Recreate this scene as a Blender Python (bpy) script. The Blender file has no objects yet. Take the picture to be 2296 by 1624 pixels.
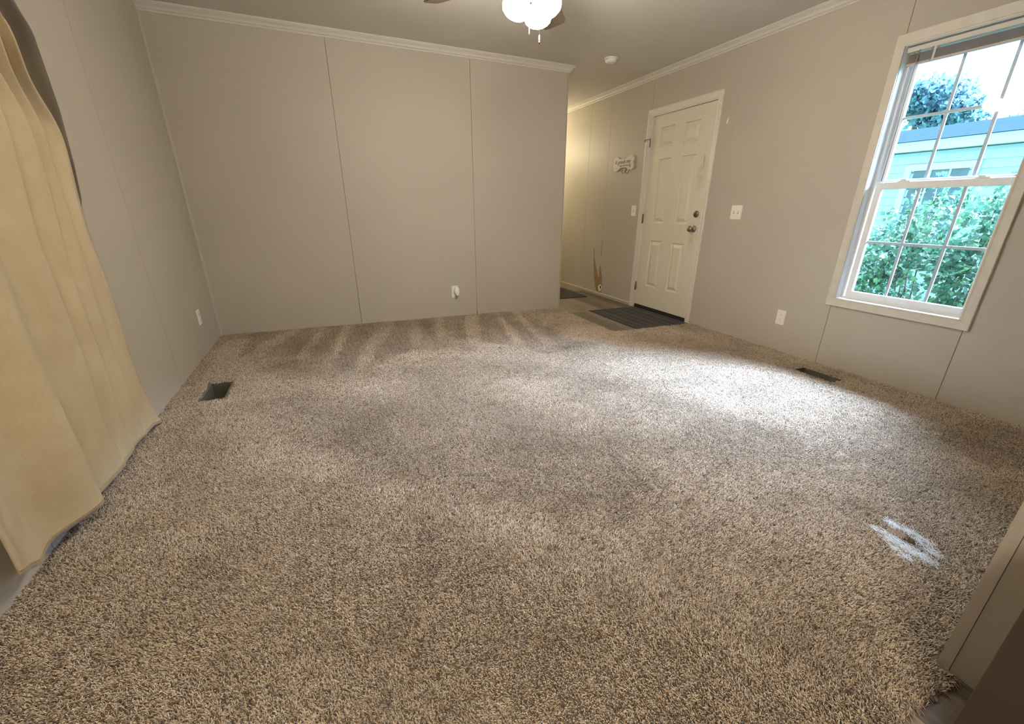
import bpy, bmesh, math, random
import numpy as np
from mathutils import Vector, Matrix

sc = bpy.context.scene
C = sc.collection
PI = math.pi
rng = np.random.default_rng(7)
random.seed(7)

# ------------------------------------------------------------------ camera
cam_d = bpy.data.cameras.new('camera')
cam = bpy.data.objects.new('camera', cam_d)
C.objects.link(cam)
RT = Vector((0.91798, -0.39650, 0.01027)); UP = Vector((0.14031, 0.34885, 0.92662)); FW = Vector((0.37099, 0.84917, -0.37587))
M = Matrix.Identity(4)
for i in range(3):
    M[i][0] = RT[i]; M[i][1] = UP[i]; M[i][2] = -FW[i]
M[0][3], M[1][3], M[2][3] = 0.99989, -0.65951, 1.08991
cam.matrix_world = M
cam_d.sensor_fit = 'HORIZONTAL'; cam_d.sensor_width = 36.0
cam_d.lens = 969.325 / 2296 * 36.0
cam_d.shift_x = -24.0 / 2296
cam_d.shift_y = 51.9 / 2296
cam_d.clip_start = 0.02
cam_d.clip_end = 200
sc.camera = cam

# ------------------------------------------------------------------ dimensions (metres)
D = 3.949; RX = 4.413; W1 = 3.486; H = 2.43; FZ = -0.014; TH = 0.10
YF = -3.4; YE = 8.0
FANX, FANY = 2.13, 1.84

# ------------------------------------------------------------------ world and lights
w = bpy.data.worlds.new('sky'); sc.world = w; w.use_nodes = True
nt = w.node_tree; nt.nodes.clear()
wo = nt.nodes.new('ShaderNodeOutputWorld'); bg = nt.nodes.new('ShaderNodeBackground')
tc = nt.nodes.new('ShaderNodeTexCoord'); sep = nt.nodes.new('ShaderNodeSeparateXYZ'); rp = nt.nodes.new('ShaderNodeValToRGB')
nt.links.new(tc.outputs['Generated'], sep.inputs[0]); nt.links.new(sep.outputs['Z'], rp.inputs[0])
rp.color_ramp.elements[0].position = 0.0; rp.color_ramp.elements[0].color = (0.50, 0.84, 1.0, 1)
rp.color_ramp.elements[1].position = 0.6; rp.color_ramp.elements[1].color = (0.36, 0.68, 1.0, 1)
nt.links.new(rp.outputs[0], bg.inputs[0]); bg.inputs[1].default_value = 3.9
nt.links.new(bg.outputs[0], wo.inputs[0])


def add_light(name, kind, loc, energy, color, size=0.1, rot=None, target=None, **kw):
    d = bpy.data.lights.new(name, kind); d.energy = energy; d.color = color
    if kind == 'AREA':
        d.size = size
        if 'size_y' in kw: d.shape = 'RECTANGLE'; d.size_y = kw['size_y']
    elif kind in ('POINT', 'SPOT'): d.shadow_soft_size = size
    elif kind == 'SUN': d.angle = size
    o = bpy.data.objects.new(name, d); C.objects.link(o); o.location = loc
    if rot: o.rotation_euler = rot
    if target is not None:
        o.rotation_euler = (Vector(target) - Vector(loc)).to_track_quat('-Z', 'Y').to_euler()
    return o


# broad, soft bright part of the sky, shining down through the window
add_light('bright_sky', 'SUN', (9, 1, 8), 112.0, (0.53, 0.69, 1.0), size=math.radians(64), target=(9 - 4.6, 1 + 0.9, 8 - 6.2))
# portal: helps sampling of the sky through the window
pl = add_light('window_portal', 'AREA', (RX + 0.16, 1.0, 1.27), 1.0, (1, 1, 1), size=0.78, size_y=1.58, target=(0, 1.0, 1.27))
pl.data.cycles.is_portal = True
pl.rotation_euler = (0, PI / 2, 0)
pl.data.size, pl.data.size_y = 1.58, 0.78
# kitchen ceiling light behind the camera, hallway light past the corner
add_light('kitchen_light', 'POINT', (1.0, -1.35, 2.12), 50, (1.0, 0.88, 0.72), size=0.24)
add_light('hallway_light', 'POINT', (3.75, 6.25, 1.95), 30, (1.0, 0.86, 0.55), size=0.10)

vs = sc.view_settings
sc.display_settings.display_device = 'sRGB'
vs.view_transform = 'Standard'; vs.look = 'None'; vs.exposure = 0.85; vs.gamma = 1.0; vs.use_curve_mapping = False
cy = sc.cycles
cy.use_denoising = True
cy.max_bounces = 7; cy.diffuse_bounces = 5; cy.glossy_bounces = 3; cy.transmission_bounces = 4; cy.transparent_max_bounces = 8
cy.caustics_reflective = False; cy.caustics_refractive = False
cy.sample_clamp_indirect = 6.0


# ------------------------------------------------------------------ materials
class NT:
    def __init__(s, name):
        s.m = bpy.data.materials.new(name); s.m.use_nodes = True
        s.t = s.m.node_tree; s.b = s.t.nodes['Principled BSDF']; s.out = s.t.nodes['Material Output']

    def n(s, kind, **kw):
        x = s.t.nodes.new(kind)
        for k, v in kw.items():
            if hasattr(x, k): setattr(x, k, v)
        return x

    def l(s, a, b): s.t.links.new(a, b)

    def coords(s, obj=True, scale=(1, 1, 1)):
        tc = s.n('ShaderNodeTexCoord'); mp = s.n('ShaderNodeMapping')
        mp.inputs['Scale'].default_value = scale
        if obj: s.l(tc.outputs['Object'], mp.inputs[0])
        else:
            g = s.n('ShaderNodeNewGeometry'); s.l(g.outputs['Position'], mp.inputs[0])
        return mp.outputs[0]

    def noise(s, co, scale, detail=4, rough=.55):
        x = s.n('ShaderNodeTexNoise'); x.inputs['Scale'].default_value = scale; x.inputs['Detail'].default_value = detail
        x.inputs['Roughness'].default_value = rough
        s.l(co, x.inputs['Vector']); return x.outputs[0]

    def ramp(s, f, stops):
        x = s.n('ShaderNodeValToRGB'); s.l(f, x.inputs[0]); e = x.color_ramp.elements
        while len(e) < len(stops): e.new(0.5)
        for k, (p, c) in enumerate(stops):
            e[k].position = p; e[k].color = (c[0], c[1], c[2], 1) if not isinstance(c, (int, float)) else (c, c, c, 1)
        return x.outputs[0]

    def mix(s, a, b, f, mode='MIX'):
        x = s.n('ShaderNodeMix'); x.data_type = 'RGBA'; x.blend_type = mode
        for v, i in ((f, 0), (a, 6), (b, 7)):
            if isinstance(v, (int, float)): x.inputs[i].default_value = v
            elif isinstance(v, tuple): x.inputs[i].default_value = (*v[:3], 1)
            else: s.l(v, x.inputs[i])
        return x.outputs[2]

    def bump(s, h, strength=.2, dist=.002):
        x = s.n('ShaderNodeBump'); x.inputs['Strength'].default_value = strength; x.inputs['Distance'].default_value = dist
        s.l(h, x.inputs['Height']); s.l(x.outputs[0], s.b.inputs['Normal'])


def plain(name, col, rough=.5, var=.06, scale=30, bump=0, bd=.001, metal=0, spec=None, world=False):
    m = NT(name); co = m.coords(not world)
    f = m.noise(co, scale, 5)
    a = tuple(max(0, c * (1 - var)) for c in col); b = tuple(min(1, c * (1 + var)) for c in col)
    m.l(m.ramp(f, [(.3, a), (.7, b)]), m.b.inputs['Base Color'])
    m.b.inputs['Roughness'].default_value = rough; m.b.inputs['Metallic'].default_value = metal
    if spec is not None: m.b.inputs['Specular IOR Level'].default_value = spec
    if bump: m.bump(f, bump, bd)
    return m.m


def glow(name, col, strength):
    m = NT(name)
    m.b.inputs['Base Color'].default_value = (*col, 1)
    m.b.inputs['Emission Color'].default_value = (*col, 1); m.b.inputs['Emission Strength'].default_value = strength
    return m.m


def wall_material():
    m = NT('wallboard_vinyl'); co = m.coords(False)
    big = m.noise(co, 1.3, 3); fine = m.noise(co, 420, 2)
    lin1 = m.n('ShaderNodeTexNoise'); lin1.inputs['Scale'].default_value = 60; lin1.inputs['Detail'].default_value = 3
    mp = m.n('ShaderNodeMapping'); mp.inputs['Scale'].default_value = (1, 1, 14); m.l(co, mp.inputs[0]); m.l(mp.outputs[0], lin1.inputs['Vector'])
    base = m.ramp(big, [(.3, (.450, .408, .345)), (.7, (.480, .435, .368))])
    c = m.mix(base, m.ramp(fine, [(.3, .80), (.7, 1.15)]), .35, 'MULTIPLY')
    c = m.mix(c, m.ramp(lin1.outputs[0], [(.35, .92), (.65, 1.06)]), .4, 'MULTIPLY')
    sp = m.ramp(m.noise(co, 9, 6, .7), [(.70, 1.0), (.76, .86)])
    c = m.mix(c, sp, .5, 'MULTIPLY')
    m.l(c, m.b.inputs['Base Color']); m.b.inputs['Roughness'].default_value = .52; m.b.inputs['Specular IOR Level'].default_value = .35
    m.bump(fine, .12, .0006)
    return m.m


def ceiling_material():
    m = NT('stippled_ceiling'); co = m.coords(False)
    f = m.noise(co, 130, 5, .7); g = m.noise(co, 1.5, 3)
    c = m.mix(m.ramp(g, [(.3, (.66, .62, .575)), (.7, (.70, .66, .61))]), m.ramp(f, [(.35, .84), (.65, 1.1)]), .6, 'MULTIPLY')
    m.l(c, m.b.inputs['Base Color']); m.b.inputs['Roughness'].default_value = .95
    m.bump(f, .5, .004)
    return m.m


def plank_material():
    m = NT('vinyl_plank'); co = m.coords(False)
    mp = m.n('ShaderNodeMapping'); mp.inputs['Rotation'].default_value = (0, 0, PI / 2); m.l(co, mp.inputs[0])
    br = m.n('ShaderNodeTexBrick'); m.l(mp.outputs[0], br.inputs['Vector'])
    br.inputs['Color1'].default_value = (.0, .0, .0, 1); br.inputs['Color2'].default_value = (1, 1, 1, 1); br.inputs['Mortar'].default_value = (.2, .2, .2, 1)
    br.inputs['Scale'].default_value = 1; br.inputs['Brick Width'].default_value = .92; br.inputs['Row Height'].default_value = .152
    br.inputs['Mortar Size'].default_value = .0012; br.inputs['Mortar Smooth'].default_value = .1; br.offset = .37
    grain = m.n('ShaderNodeTexNoise'); mg = m.n('ShaderNodeMapping'); mg.inputs['Scale'].default_value = (26, 2.2, 1); m.l(co, mg.inputs[0]); m.l(mg.outputs[0], grain.inputs['Vector'])
    grain.inputs['Scale'].default_value = 2.0; grain.inputs['Detail'].default_value = 8; grain.inputs['Roughness'].default_value = .7
    tone = m.ramp(br.outputs[0], [(0, (.085, .066, .048)), (.5, (.165, .135, .10)), (1, (.27, .225, .17))])
    c = m.mix(tone, m.ramp(grain.outputs[0], [(.3, .55), (.7, 1.35)]), .8, 'MULTIPLY')
    c = m.mix(c, (.06, .05, .04), br.outputs['Fac'])
    m.l(c, m.b.inputs['Base Color']); m.b.inputs['Roughness'].default_value = .42
    m.bump(grain.outputs[0], .15, .001)
    return m.m


def carpet_material():
    m = NT('carpet_yarn')
    at = m.n('ShaderNodeAttribute'); at.attribute_name = 'col'; at.attribute_type = 'GEOMETRY'
    co = m.coords(False)
    f = m.noise(co, 2.3, 5, .6); g = m.noise(co, 7.0, 4, .6); soil = m.noise(co, 1.1, 3)
    c = m.mix(at.outputs['Color'], m.ramp(f, [(.33, (.70, .66, .60)), (.5, (1, .97, .92)), (.66, (1.12, 1.10, 1.08))]), .75, 'MULTIPLY')
    c = m.mix(c, m.ramp(g, [(.30, (.72, .66, .58)), (.46, (1, 1, 1))]), .55, 'MULTIPLY')
    m.l(c, m.b.inputs['Base Color']); m.b.inputs['Roughness'].default_value = .8
    m.b.inputs['Specular IOR Level'].default_value = .25
    m.b.inputs['Sheen Weight'].default_value = .15
    return m.m


def door_material():
    m = NT('painted_steel_door'); co = m.coords(False)
    f = m.noise(co, 25, 4)
    base = m.ramp(f, [(.3, (.66, .615, .50)), (.7, (.69, .645, .53))])
    # hand dirt near the lock edge, as wear with a shape of its own
    sx = m.n('ShaderNodeSeparateXYZ'); m.l(co, sx.inputs[0])

    def band(sock, c0, hw):
        a = m.n('ShaderNodeMath'); a.operation = 'SUBTRACT'; m.l(sock, a.inputs[0]); a.inputs[1].default_value = c0
        b = m.n('ShaderNodeMath'); b.operation = 'DIVIDE'; m.l(a.outputs[0], b.inputs[0]); b.inputs[1].default_value = hw
        c = m.n('ShaderNodeMath'); c.operation = 'POWER'; m.l(b.outputs[0], c.inputs[0]); c.inputs[1].default_value = 2
        return c.outputs[0]

    def spot(y, z, hy, hz):
        a = m.n('ShaderNodeMath'); a.operation = 'ADD'; m.l(band(sx.outputs['Y'], y, hy), a.inputs[0]); m.l(band(sx.outputs['Z'], z, hz), a.inputs[1])
        b = m.n('ShaderNodeMath'); b.operation = 'MULTIPLY_ADD'; m.l(a.outputs[0], b.inputs[0]); b.inputs[1].default_value = -1; b.inputs[2].default_value = 1; b.use_clamp = True
        return b.outputs[0]
    s1 = spot(2.915, 1.44, .065, .20); s2 = spot(2.925, .80, .05, .13); s3 = spot(2.902, 1.545, .012, .06)
    n2 = m.ramp(m.noise(co, 14, 5), [(.35, 0.0), (.65, 1.0)])
    c = m.mix(base, (.54, .48, .36), m.mix((0, 0, 0), n2, s1), 'MIX')
    c = m.mix(c, (.53, .47, .35), m.mix((0, 0, 0), n2, s2), 'MIX')
    c = m.mix(c, (.44, .37, .26), s3)
    m.l(c, m.b.inputs['Base Color']); m.b.inputs['Roughness'].default_value = .42
    return m.m


def curtain_material(name, a, b):
    m = NT(name); co = m.coords(False)
    f = m.noise(co, 5.5, 6, .65); fine = m.noise(co, 260, 2); st = m.noise(co, 2.2, 4, .6)
    c = m.mix(a, b, m.ramp(f, [(.35, 0.0), (.65, 1.0)]))
    c = m.mix(c, m.ramp(fine, [(.3, .82), (.7, 1.12)]), .4, 'MULTIPLY')
    c = m.mix(c, m.ramp(st, [(.62, (1, 1, 1)), (.72, (.86, .82, .74))]), .6, 'MULTIPLY')
    m.l(c, m.b.inputs['Base Color']); m.b.inputs['Roughness'].default_value = .85
    m.b.inputs['Sheen Weight'].default_value = .25
    wr = m.noise(co, 9, 4, .6)
    m.bump(wr, .35, .008)
    return m.m


def siding_material():
    m = NT('lap_siding'); m.b.inputs['Base Color'].default_value = (.20, .30, .38, 1)
    m.b.inputs['Roughness'].default_value = .5
    return m.m


def leaf_material(name, a, b):
    m = NT(name); at = m.n('ShaderNodeAttribute'); at.attribute_name = 'col'; at.attribute_type = 'GEOMETRY'
    c = m.mix(a, b, at.outputs['Fac'])
    m.l(c, m.b.inputs['Base Color']); m.b.inputs['Roughness'].default_value = .5
    tr = m.n('ShaderNodeBsdfTranslucent'); m.l(c, tr.inputs[0])
    ms = m.n('ShaderNodeMixShader'); ms.inputs[0].default_value = .4
    m.l(m.b.outputs[0], ms.inputs[1]); m.l(tr.outputs[0], ms.inputs[2]); m.l(ms.outputs[0], m.out.inputs[0])
    return m.m


def glass_material():
    m = NT('window_glass')
    t = m.n('ShaderNodeBsdfTransparent'); t.inputs[0].default_value = (.95, .98, .98, 1)
    g = m.n('ShaderNodeBsdfGlossy'); g.inputs['Roughness'].default_value = .02
    fr = m.n('ShaderNodeFresnel'); fr.inputs[0].default_value = 1.18
    ms = m.n('ShaderNodeMixShader'); m.l(fr.outputs[0], ms.inputs[0]); m.l(t.outputs[0], ms.inputs[1]); m.l(g.outputs[0], ms.inputs[2])
    m.l(ms.outputs[0], m.out.inputs[0])
    return m.m


MT = dict(
    wall=wall_material(), ceil=ceiling_material(), plank=plank_material(), carpet=carpet_material(), door=door_material(),
    seam=plain('seam_backing', (.13, .105, .08), .9),
    trim=plain('painted_trim', (.66, .62, .55), .45, .04, 20, world=True),
    crown=plain('crown_trim', (.60, .57, .52), .6, .05, 60, world=True),
    casing=plain('door_casing_trim', (.68, .63, .56), .42, .04, 25, world=True),
    winwood=plain('window_casing_trim', (.60, .555, .48), .5, .05, 18, world=True),
    vinylw=plain('white_vinyl_frame', (.84, .86, .87), .35, .02, 20),
    muntin=plain('bloom_tinted_grille', (.70, .78, .92), .4, .02, 20),  # white grille; blue tint put into its colour for the window bloom
    jamb=plain('white_jamb_liner', (.80, .84, .86), .4, .02, 20),
    plate=plain('ivory_plastic', (.80, .77, .70), .35, .02, 40),
    platew=plain('white_plastic', (.82, .80, .76), .35, .02, 40),
    slot=plain('dark_slot', (.03, .025, .02), .6),
    black=plain('black_gap', (.012, .010, .009), .8),
    nickel=plain('aged_nickel', (.30, .26, .22), .28, .1, 60, metal=1),
    hinge=plain('hinge_metal', (.22, .19, .16), .4, .1, 60, metal=1),
    brass=plain('pull_chain_brass', (.75, .60, .40), .35, .05, 200, metal=.6),
    darkbob=plain('dark_bob', (.06, .035, .025), .4),
    blade=plain('fan_blade_veneer', (.105, .070, .052), .45, .25, 9),
    fanmetal=plain('fan_housing', (.16, .12, .09), .35, .1, 30, metal=.8),
    shade=glow('lit_frosted_glass', (1.0, .905, .765), 118.0),
    mat=plain('rubber_mat', (.028, .026, .025), .75, .3, 40, .3, .001),
    matrib=plain('rubber_rib', (.085, .08, .074), .6, .2, 40),
    backing=plain('carpet_backing', (.20, .165, .13), .95, .3, 200),
    duct=plain('sheet_metal_duct', (.13, .125, .09), .5, .25, 12, metal=.35),
    ductdark=plain('duct_bottom', (.035, .032, .022), .8, .4, 9),
    base=plain('vinyl_baseboard', (.42, .37, .30), .5, .12, 14),
    brownp=plain('torn_brown_board', (.30, .20, .10), .9, .25, 20, .4, .002),
    spackle=plain('white_spackle', (.78, .75, .70), .8, .04, 60, .3, .002),
    curtain=curtain_material('tan_curtain_cloth', (.47, .37, .225), (.54, .44, .28)),
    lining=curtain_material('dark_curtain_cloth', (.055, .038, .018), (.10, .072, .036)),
    hem=plain('curtain_hem_stitch', (.50, .37, .16), .8),
    rod=plain('rod_bronze', (.09, .07, .05), .4, .1, 20, metal=.7),
    blind=plain('aluminium_blind_slat', (.50, .42, .37), .45, .06, 20),
    blindrail=plain('blind_rail', (.62, .58, .52), .4, .03, 20),
    cord=plain('cord', (.30, .28, .26), .7),
    sticker=plain('sticker_print', (.03, .14, .12), .6),
    glass=glass_material(),
    fray=plain('white_frayed_backing', (.80, .88, .99), .8, .06, 90),
    pad=plain('brown_carpet_pad', (.11, .075, .04), .95, .4, 60, .4, .004),
    frayb=plain('tan_frayed_yarn', (.42, .34, .26), .9, .1, 90),
    cab=plain('brown_cabinet_panel', (.070, .048, .036), .6, .10, 8, world=True),
    nick=plain('pale_nick', (.55, .48, .42), .7),
    board=plain('white_painted_wood', (.62, .58, .52), .6, .06, 40),
    ink=plain('black_lettering', (.02, .015, .012), .6),
    ink2=plain('grey_lettering', (.12, .10, .085), .6),
    hook=plain('dark_wire_hook', (.09, .075, .06), .4, .1, 40, metal=.7),
    siding=siding_material(),
    fascia=plain('pale_fascia', (.27, .38, .45), .5, .02, 4),
    roof=plain('grey_shingle_roof', (.012, .020, .032), .95, .12, 12, spec=0),
    pane=plain('house_window_pane', (.03, .075, .10), .2, .3, 3),
    grass=plain('grass', (.10, .20, .05), .9, .4, 5),
    leafa=leaf_material('shrub_leaf', (.022, .075, .060), (.075, .17, .085)),
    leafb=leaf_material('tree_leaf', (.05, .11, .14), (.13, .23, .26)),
    stem=plain('bark', (.12, .09, .06), .9, .2, 20),
)


# ------------------------------------------------------------------ mesh builder
class MB:
    def __init__(s): s.v = []; s.f = []; s.mi = []; s.sm = []

    def add(s, verts, faces, mi=0, smooth=False):
        o = len(s.v); s.v.extend([tuple(p) for p in verts])
        for f in faces: s.f.append(tuple(i + o for i in f)); s.mi.append(mi); s.sm.append(smooth)

    def box(s, a, b, mi=0, rot=None, piv=None):
        x0, y0, z0 = a; x1, y1, z1 = b
        vs_ = [(x0, y0, z0), (x1, y0, z0), (x1, y1, z0), (x0, y1, z0), (x0, y0, z1), (x1, y0, z1), (x1, y1, z1), (x0, y1, z1)]
        if rot is not None:
            p = Vector(piv if piv else ((x0 + x1) / 2, (y0 + y1) / 2, (z0 + z1) / 2))
            vs_ = [tuple(rot @ (Vector(q) - p) + p) for q in vs_]
        s.add(vs_, [(0, 3, 2, 1), (4, 5, 6, 7), (0, 1, 5, 4), (1, 2, 6, 5), (2, 3, 7, 6), (3, 0, 4, 7)], mi)

    def prism(s, pts, n, mi=0, smooth=False):
        """closed polygon pts (3D), extruded along vector n"""
        k = len(pts); a = [Vector(p) for p in pts]; b = [p + Vector(n) for p in a]
        fs = [tuple(range(k))[::-1], tuple(range(k, 2 * k))] + [(i, (i + 1) % k, (i + 1) % k + k, i + k) for i in range(k)]
        s.add(a + b, fs, mi, smooth)

    def tube(s, path, r, seg=8, mi=0, cap=True, smooth=True):
        path = [Vector(p) for p in path]; k = len(path)
        rr = r if isinstance(r, (list, tuple)) else [r] * k
        vs_ = []; up = None
        for i, p in enumerate(path):
            t = (path[min(i + 1, k - 1)] - path[max(i - 1, 0)]).normalized()
            if up is None:
                up = Vector((0, 0, 1)) if abs(t.z) < .9 else Vector((1, 0, 0))
            x = t.cross(up)
            if x.length < 1e-5: x = t.cross(Vector((0, 1, 0)))
            x.normalize(); y = x.cross(t).normalized(); up = y
            for j in range(seg):
                a = 2 * PI * j / seg
                vs_.append(p + x * math.cos(a) * rr[i] + y * math.sin(a) * rr[i])
        fs = []
        for i in range(k - 1):
            for j in range(seg):
                fs.append((i * seg + j, i * seg + (j + 1) % seg, (i + 1) * seg + (j + 1) % seg, (i + 1) * seg + j))
        if cap:
            fs.append(tuple(range(seg))[::-1]); fs.append(tuple(range((k - 1) * seg, k * seg)))
        s.add(vs_, fs, mi, smooth)

    def lathe(s, prof, c, axis=(0, 0, 1), seg=24, mi=0, smooth=True):
        """prof: list of (radius, height along axis)"""
        ax = Vector(axis).normalized(); q = Vector((0, 0, 1)).rotation_difference(ax)
        vs_ = []
        for r, h in prof:
            for j in range(seg):
                a = 2 * PI * j / seg
                vs_.append(q @ Vector((r * math.cos(a), r * math.sin(a), h)) + Vector(c))
        fs = []
        for i in range(len(prof) - 1):
            for j in range(seg):
                fs.append((i * seg + j, i * seg + (j + 1) % seg, (i + 1) * seg + (j + 1) % seg, (i + 1) * seg + j))
        if prof[0][0] > 1e-5: fs.append(tuple(range(seg))[::-1])
        if prof[-1][0] > 1e-5: fs.append(tuple(range((len(prof) - 1) * seg, len(prof) * seg)))
        s.add(vs_, fs, mi, smooth)

    def build(s, name, mats, parent=None, bevel=0, off=None):
        me = bpy.data.meshes.new(name); me.from_pydata(s.v, [], s.f)
        if not isinstance(mats, (list, tuple)): mats = [mats]
        for m in mats: me.materials.append(m)
        me.polygons.foreach_set('material_index', s.mi); me.polygons.foreach_set('use_smooth', s.sm)
        me.update()
        bm = bmesh.new(); bm.from_mesh(me); bmesh.ops.recalc_face_normals(bm, faces=bm.faces); bm.to_mesh(me); bm.free()
        o = bpy.data.objects.new(name, me); C.objects.link(o)
        if parent is not None:
            o.parent = parent
            o.matrix_parent_inverse = Matrix.Translation(-parent.location) if off is None else Matrix.Identity(4)
        if bevel:
            b = o.modifiers.new('bevel', 'BEVEL'); b.width = bevel; b.segments = 2; b.limit_method = 'ANGLE'
        return o


def tag(o, label=None, cat=None, group=None, kind=None):
    if label: o['label'] = label
    if cat: o['category'] = cat
    if group: o['group'] = group
    if kind: o['kind'] = kind
    return o


def thing(name, label, cat, loc, group=None, kind=None):
    o = bpy.data.objects.new(name, None); C.objects.link(o); o.location = loc; o.empty_display_size = .05
    return tag(o, label, cat, group, kind)


def rect_minus(r, holes):
    """split rectangle (u0,v0,u1,v1) around rectangular holes"""
    out = [r]
    for h in holes:
        nxt = []
        for a in out:
            u0, v0, u1, v1 = a; p0, q0, p1, q1 = h
            if p1 <= u0 or p0 >= u1 or q1 <= v0 or q0 >= v1: nxt.append(a); continue
            if p0 > u0: nxt.append((u0, v0, p0, v1))
            if p1 < u1: nxt.append((p1, v0, u1, v1))
            m0, m1 = max(u0, p0), min(u1, p1)
            if q0 > v0: nxt.append((m0, v0, m1, q0))
            if q1 < v1: nxt.append((m0, q1, m1, v1))
        out = nxt
    return out


def text_mesh(name, body, size, mat, parent, origin, udir, vdir, depth=.0008, shear=0, spacing=1.0, off=None):
    cu = bpy.data.curves.new(name, 'FONT'); cu.body = body; cu.size = size; cu.extrude = depth; cu.shear = shear
    cu.align_x = 'CENTER'; cu.align_y = 'CENTER'; cu.space_character = spacing; cu.resolution_u = 4
    o = bpy.data.objects.new(name, cu); C.objects.link(o)
    dg = bpy.context.evaluated_depsgraph_get(); me = bpy.data.meshes.new_from_object(o.evaluated_get(dg))
    bpy.data.objects.remove(o)
    u = Vector(udir); v = Vector(vdir); n = u.cross(v)
    for p in me.vertices:
        q = p.co.copy(); p.co = Vector(origin) + u * q.x + v * q.y + n * q.z
    me.materials.clear(); me.materials.append(mat)
    ob = bpy.data.objects.new(name, me); C.objects.link(ob); ob.parent = parent
    ob.matrix_parent_inverse = Matrix.Translation(-parent.location)
    return ob


# ------------------------------------------------------------------ room shell
VENTS = [(.170, 2.305, .290, 2.595), (4.100, 1.060, 4.212, 1.335)]       # open floor registers (x0,y0,x1,y1)
m = MB()
for r in rect_minus((-.1, YF - .1, RX + .13, YE + .1), VENTS):
    m.box((r[0], r[1], FZ - .06), (r[2], r[3], FZ))
tag(m.build('floor', MT['plank']), kind='structure')

m = MB(); m.box((-.1, YF - .1, H), (RX + .13, YE + .1, H + .12))
tag(m.build('ceiling', MT['ceil']), kind='structure')


def panel_wall(name, kind, pos, thick, u0, u1, seams, holes=(), z0=FZ, z1=H, gap=.0035, skin=.004):
    """kind 'x': wall in plane x=pos, inner face at pos, body goes towards pos+thick (thick signed). u runs along y."""
    m = MB(); sg = 1 if thick > 0 else -1

    def bx(r, d0, d1, mi):
        a, b = sorted((pos + sg * d0, pos + sg * d1))
        if kind == 'x': m.box((a, r[0], r[1]), (b, r[2], r[3]), mi)
        else: m.box((r[0], a, r[1]), (r[2], b, r[3]), mi)
    for r in rect_minus((u0, z0, u1, z1), holes): bx(r, skin, abs(thick), 1 if seams else 0)
    cuts = [u0] + sorted(seams) + [u1]
    for k in range(len(cuts) - 1):
        ga, gb = (gap * (.25 if abs(c_ - 2.612) < .001 else 1) for c_ in (cuts[k], cuts[k + 1]))
        a = cuts[k] + (ga / 2 if k > 0 else 0); b = cuts[k + 1] - (gb / 2 if k < len(cuts) - 2 else 0)
        for r in rect_minus((a, z0, b, z1), holes): bx(r, 0, skin, 0)
    return tag(m.build(name, [MT['wall'], MT['seam']]), kind='structure')


WIN = (.634, .511, 1.372, 2.037)         # window rough opening (y0,z0,y1,z1)
DOOR = (2.815, FZ, 3.735, 2.035)
# the body of each wall is wallboard; only the groove bottoms are dark
panel_wall('wall_back', 'y', D, TH, 0, W1, [1.2182, 2.4453, 3.474])
panel_wall('wall_left', 'x', 0, -.1, YF, D, [D - .028, 2.6276, 1.033, -.19, -1.41])
panel_wall('wall_right', 'x', RX, .12, YF, YE, [-.9, .6027, 1.3886, 2.612, 3.757, 4.532, 5.0, 6.2], [WIN, DOOR])
panel_wall('wall_front', 'y', YF, -.1, 0, RX, [1.22, 2.44, 3.66])
panel_wall('wall_hallway', 'x', 2.9, -.08, D + TH, YE, [5.2, 6.4])
panel_wall('wall_end', 'y', YE, .1, 2.9, RX, [])
# short dividing wall whose end shows at the lower right
m = MB()
m.box((2.345, -.462, FZ), (RX, -.380, H), 0)
m.box((2.333, -.462, FZ), (2.345, -.403, H), 0)
m.box((2.331, -.4018, FZ), (2.345, -.377, H), 0)
m.box((2.3355, -.403, FZ), (2.345, -.4018, H), 1)
tag(m.build('wall_divider', [MT['wall'], MT['seam']]), kind='structure')

# crown mouldings, swept with mitred corners
CP = [(0, -.058), (.006, -.058), (.010, -.051), (.010, -.047), (.020, -.042), (.026, -.030), (.038, -.020), (.043, -.017), (.043, -.012), (.048, -.010), (.048, 0), (0, 0)]


def sweep(name, path, side, mats, prof=CP, zb=H):
    """path of 2D points; side = left(+1)/right(-1) offset direction; mitred"""
    m = MB(); k = len(path); P = [Vector((p[0], p[1])) for p in path]; rings = []
    for i in range(k):
        ds = []
        if i > 0: ds.append((P[i] - P[i - 1]).normalized())
        if i < k - 1: ds.append((P[i + 1] - P[i]).normalized())
        ns = [Vector((-d.y, d.x)) * side for d in ds]
        n = ns[0] if len(ns) == 1 else (ns[0] + ns[1]) / (1 + ns[0].dot(ns[1]))
        rings.append([(P[i].x + n.x * a, P[i].y + n.y * a, zb + z) for a, z in prof])
    q = len(prof); vs_ = [p for r in rings for p in r]; fs = []
    for i in range(k - 1):
        for j in range(q): fs.append((i * q + j, i * q + (j + 1) % q, (i + 1) * q + (j + 1) % q, (i + 1) * q + j))
    fs.append(tuple(range(q))); fs.append(tuple(range((k - 1) * q, k * q))[::-1])
    m.add(vs_, fs)
    return tag(m.build(name, mats), kind='structure')


sweep('trim_1', [(0, D), (W1, D), (W1, D + TH), (3.0, D + TH)], -1, MT['crown'])
sweep('trim_2', [(RX, YF), (RX, YE)], 1, MT['crown'])
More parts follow.
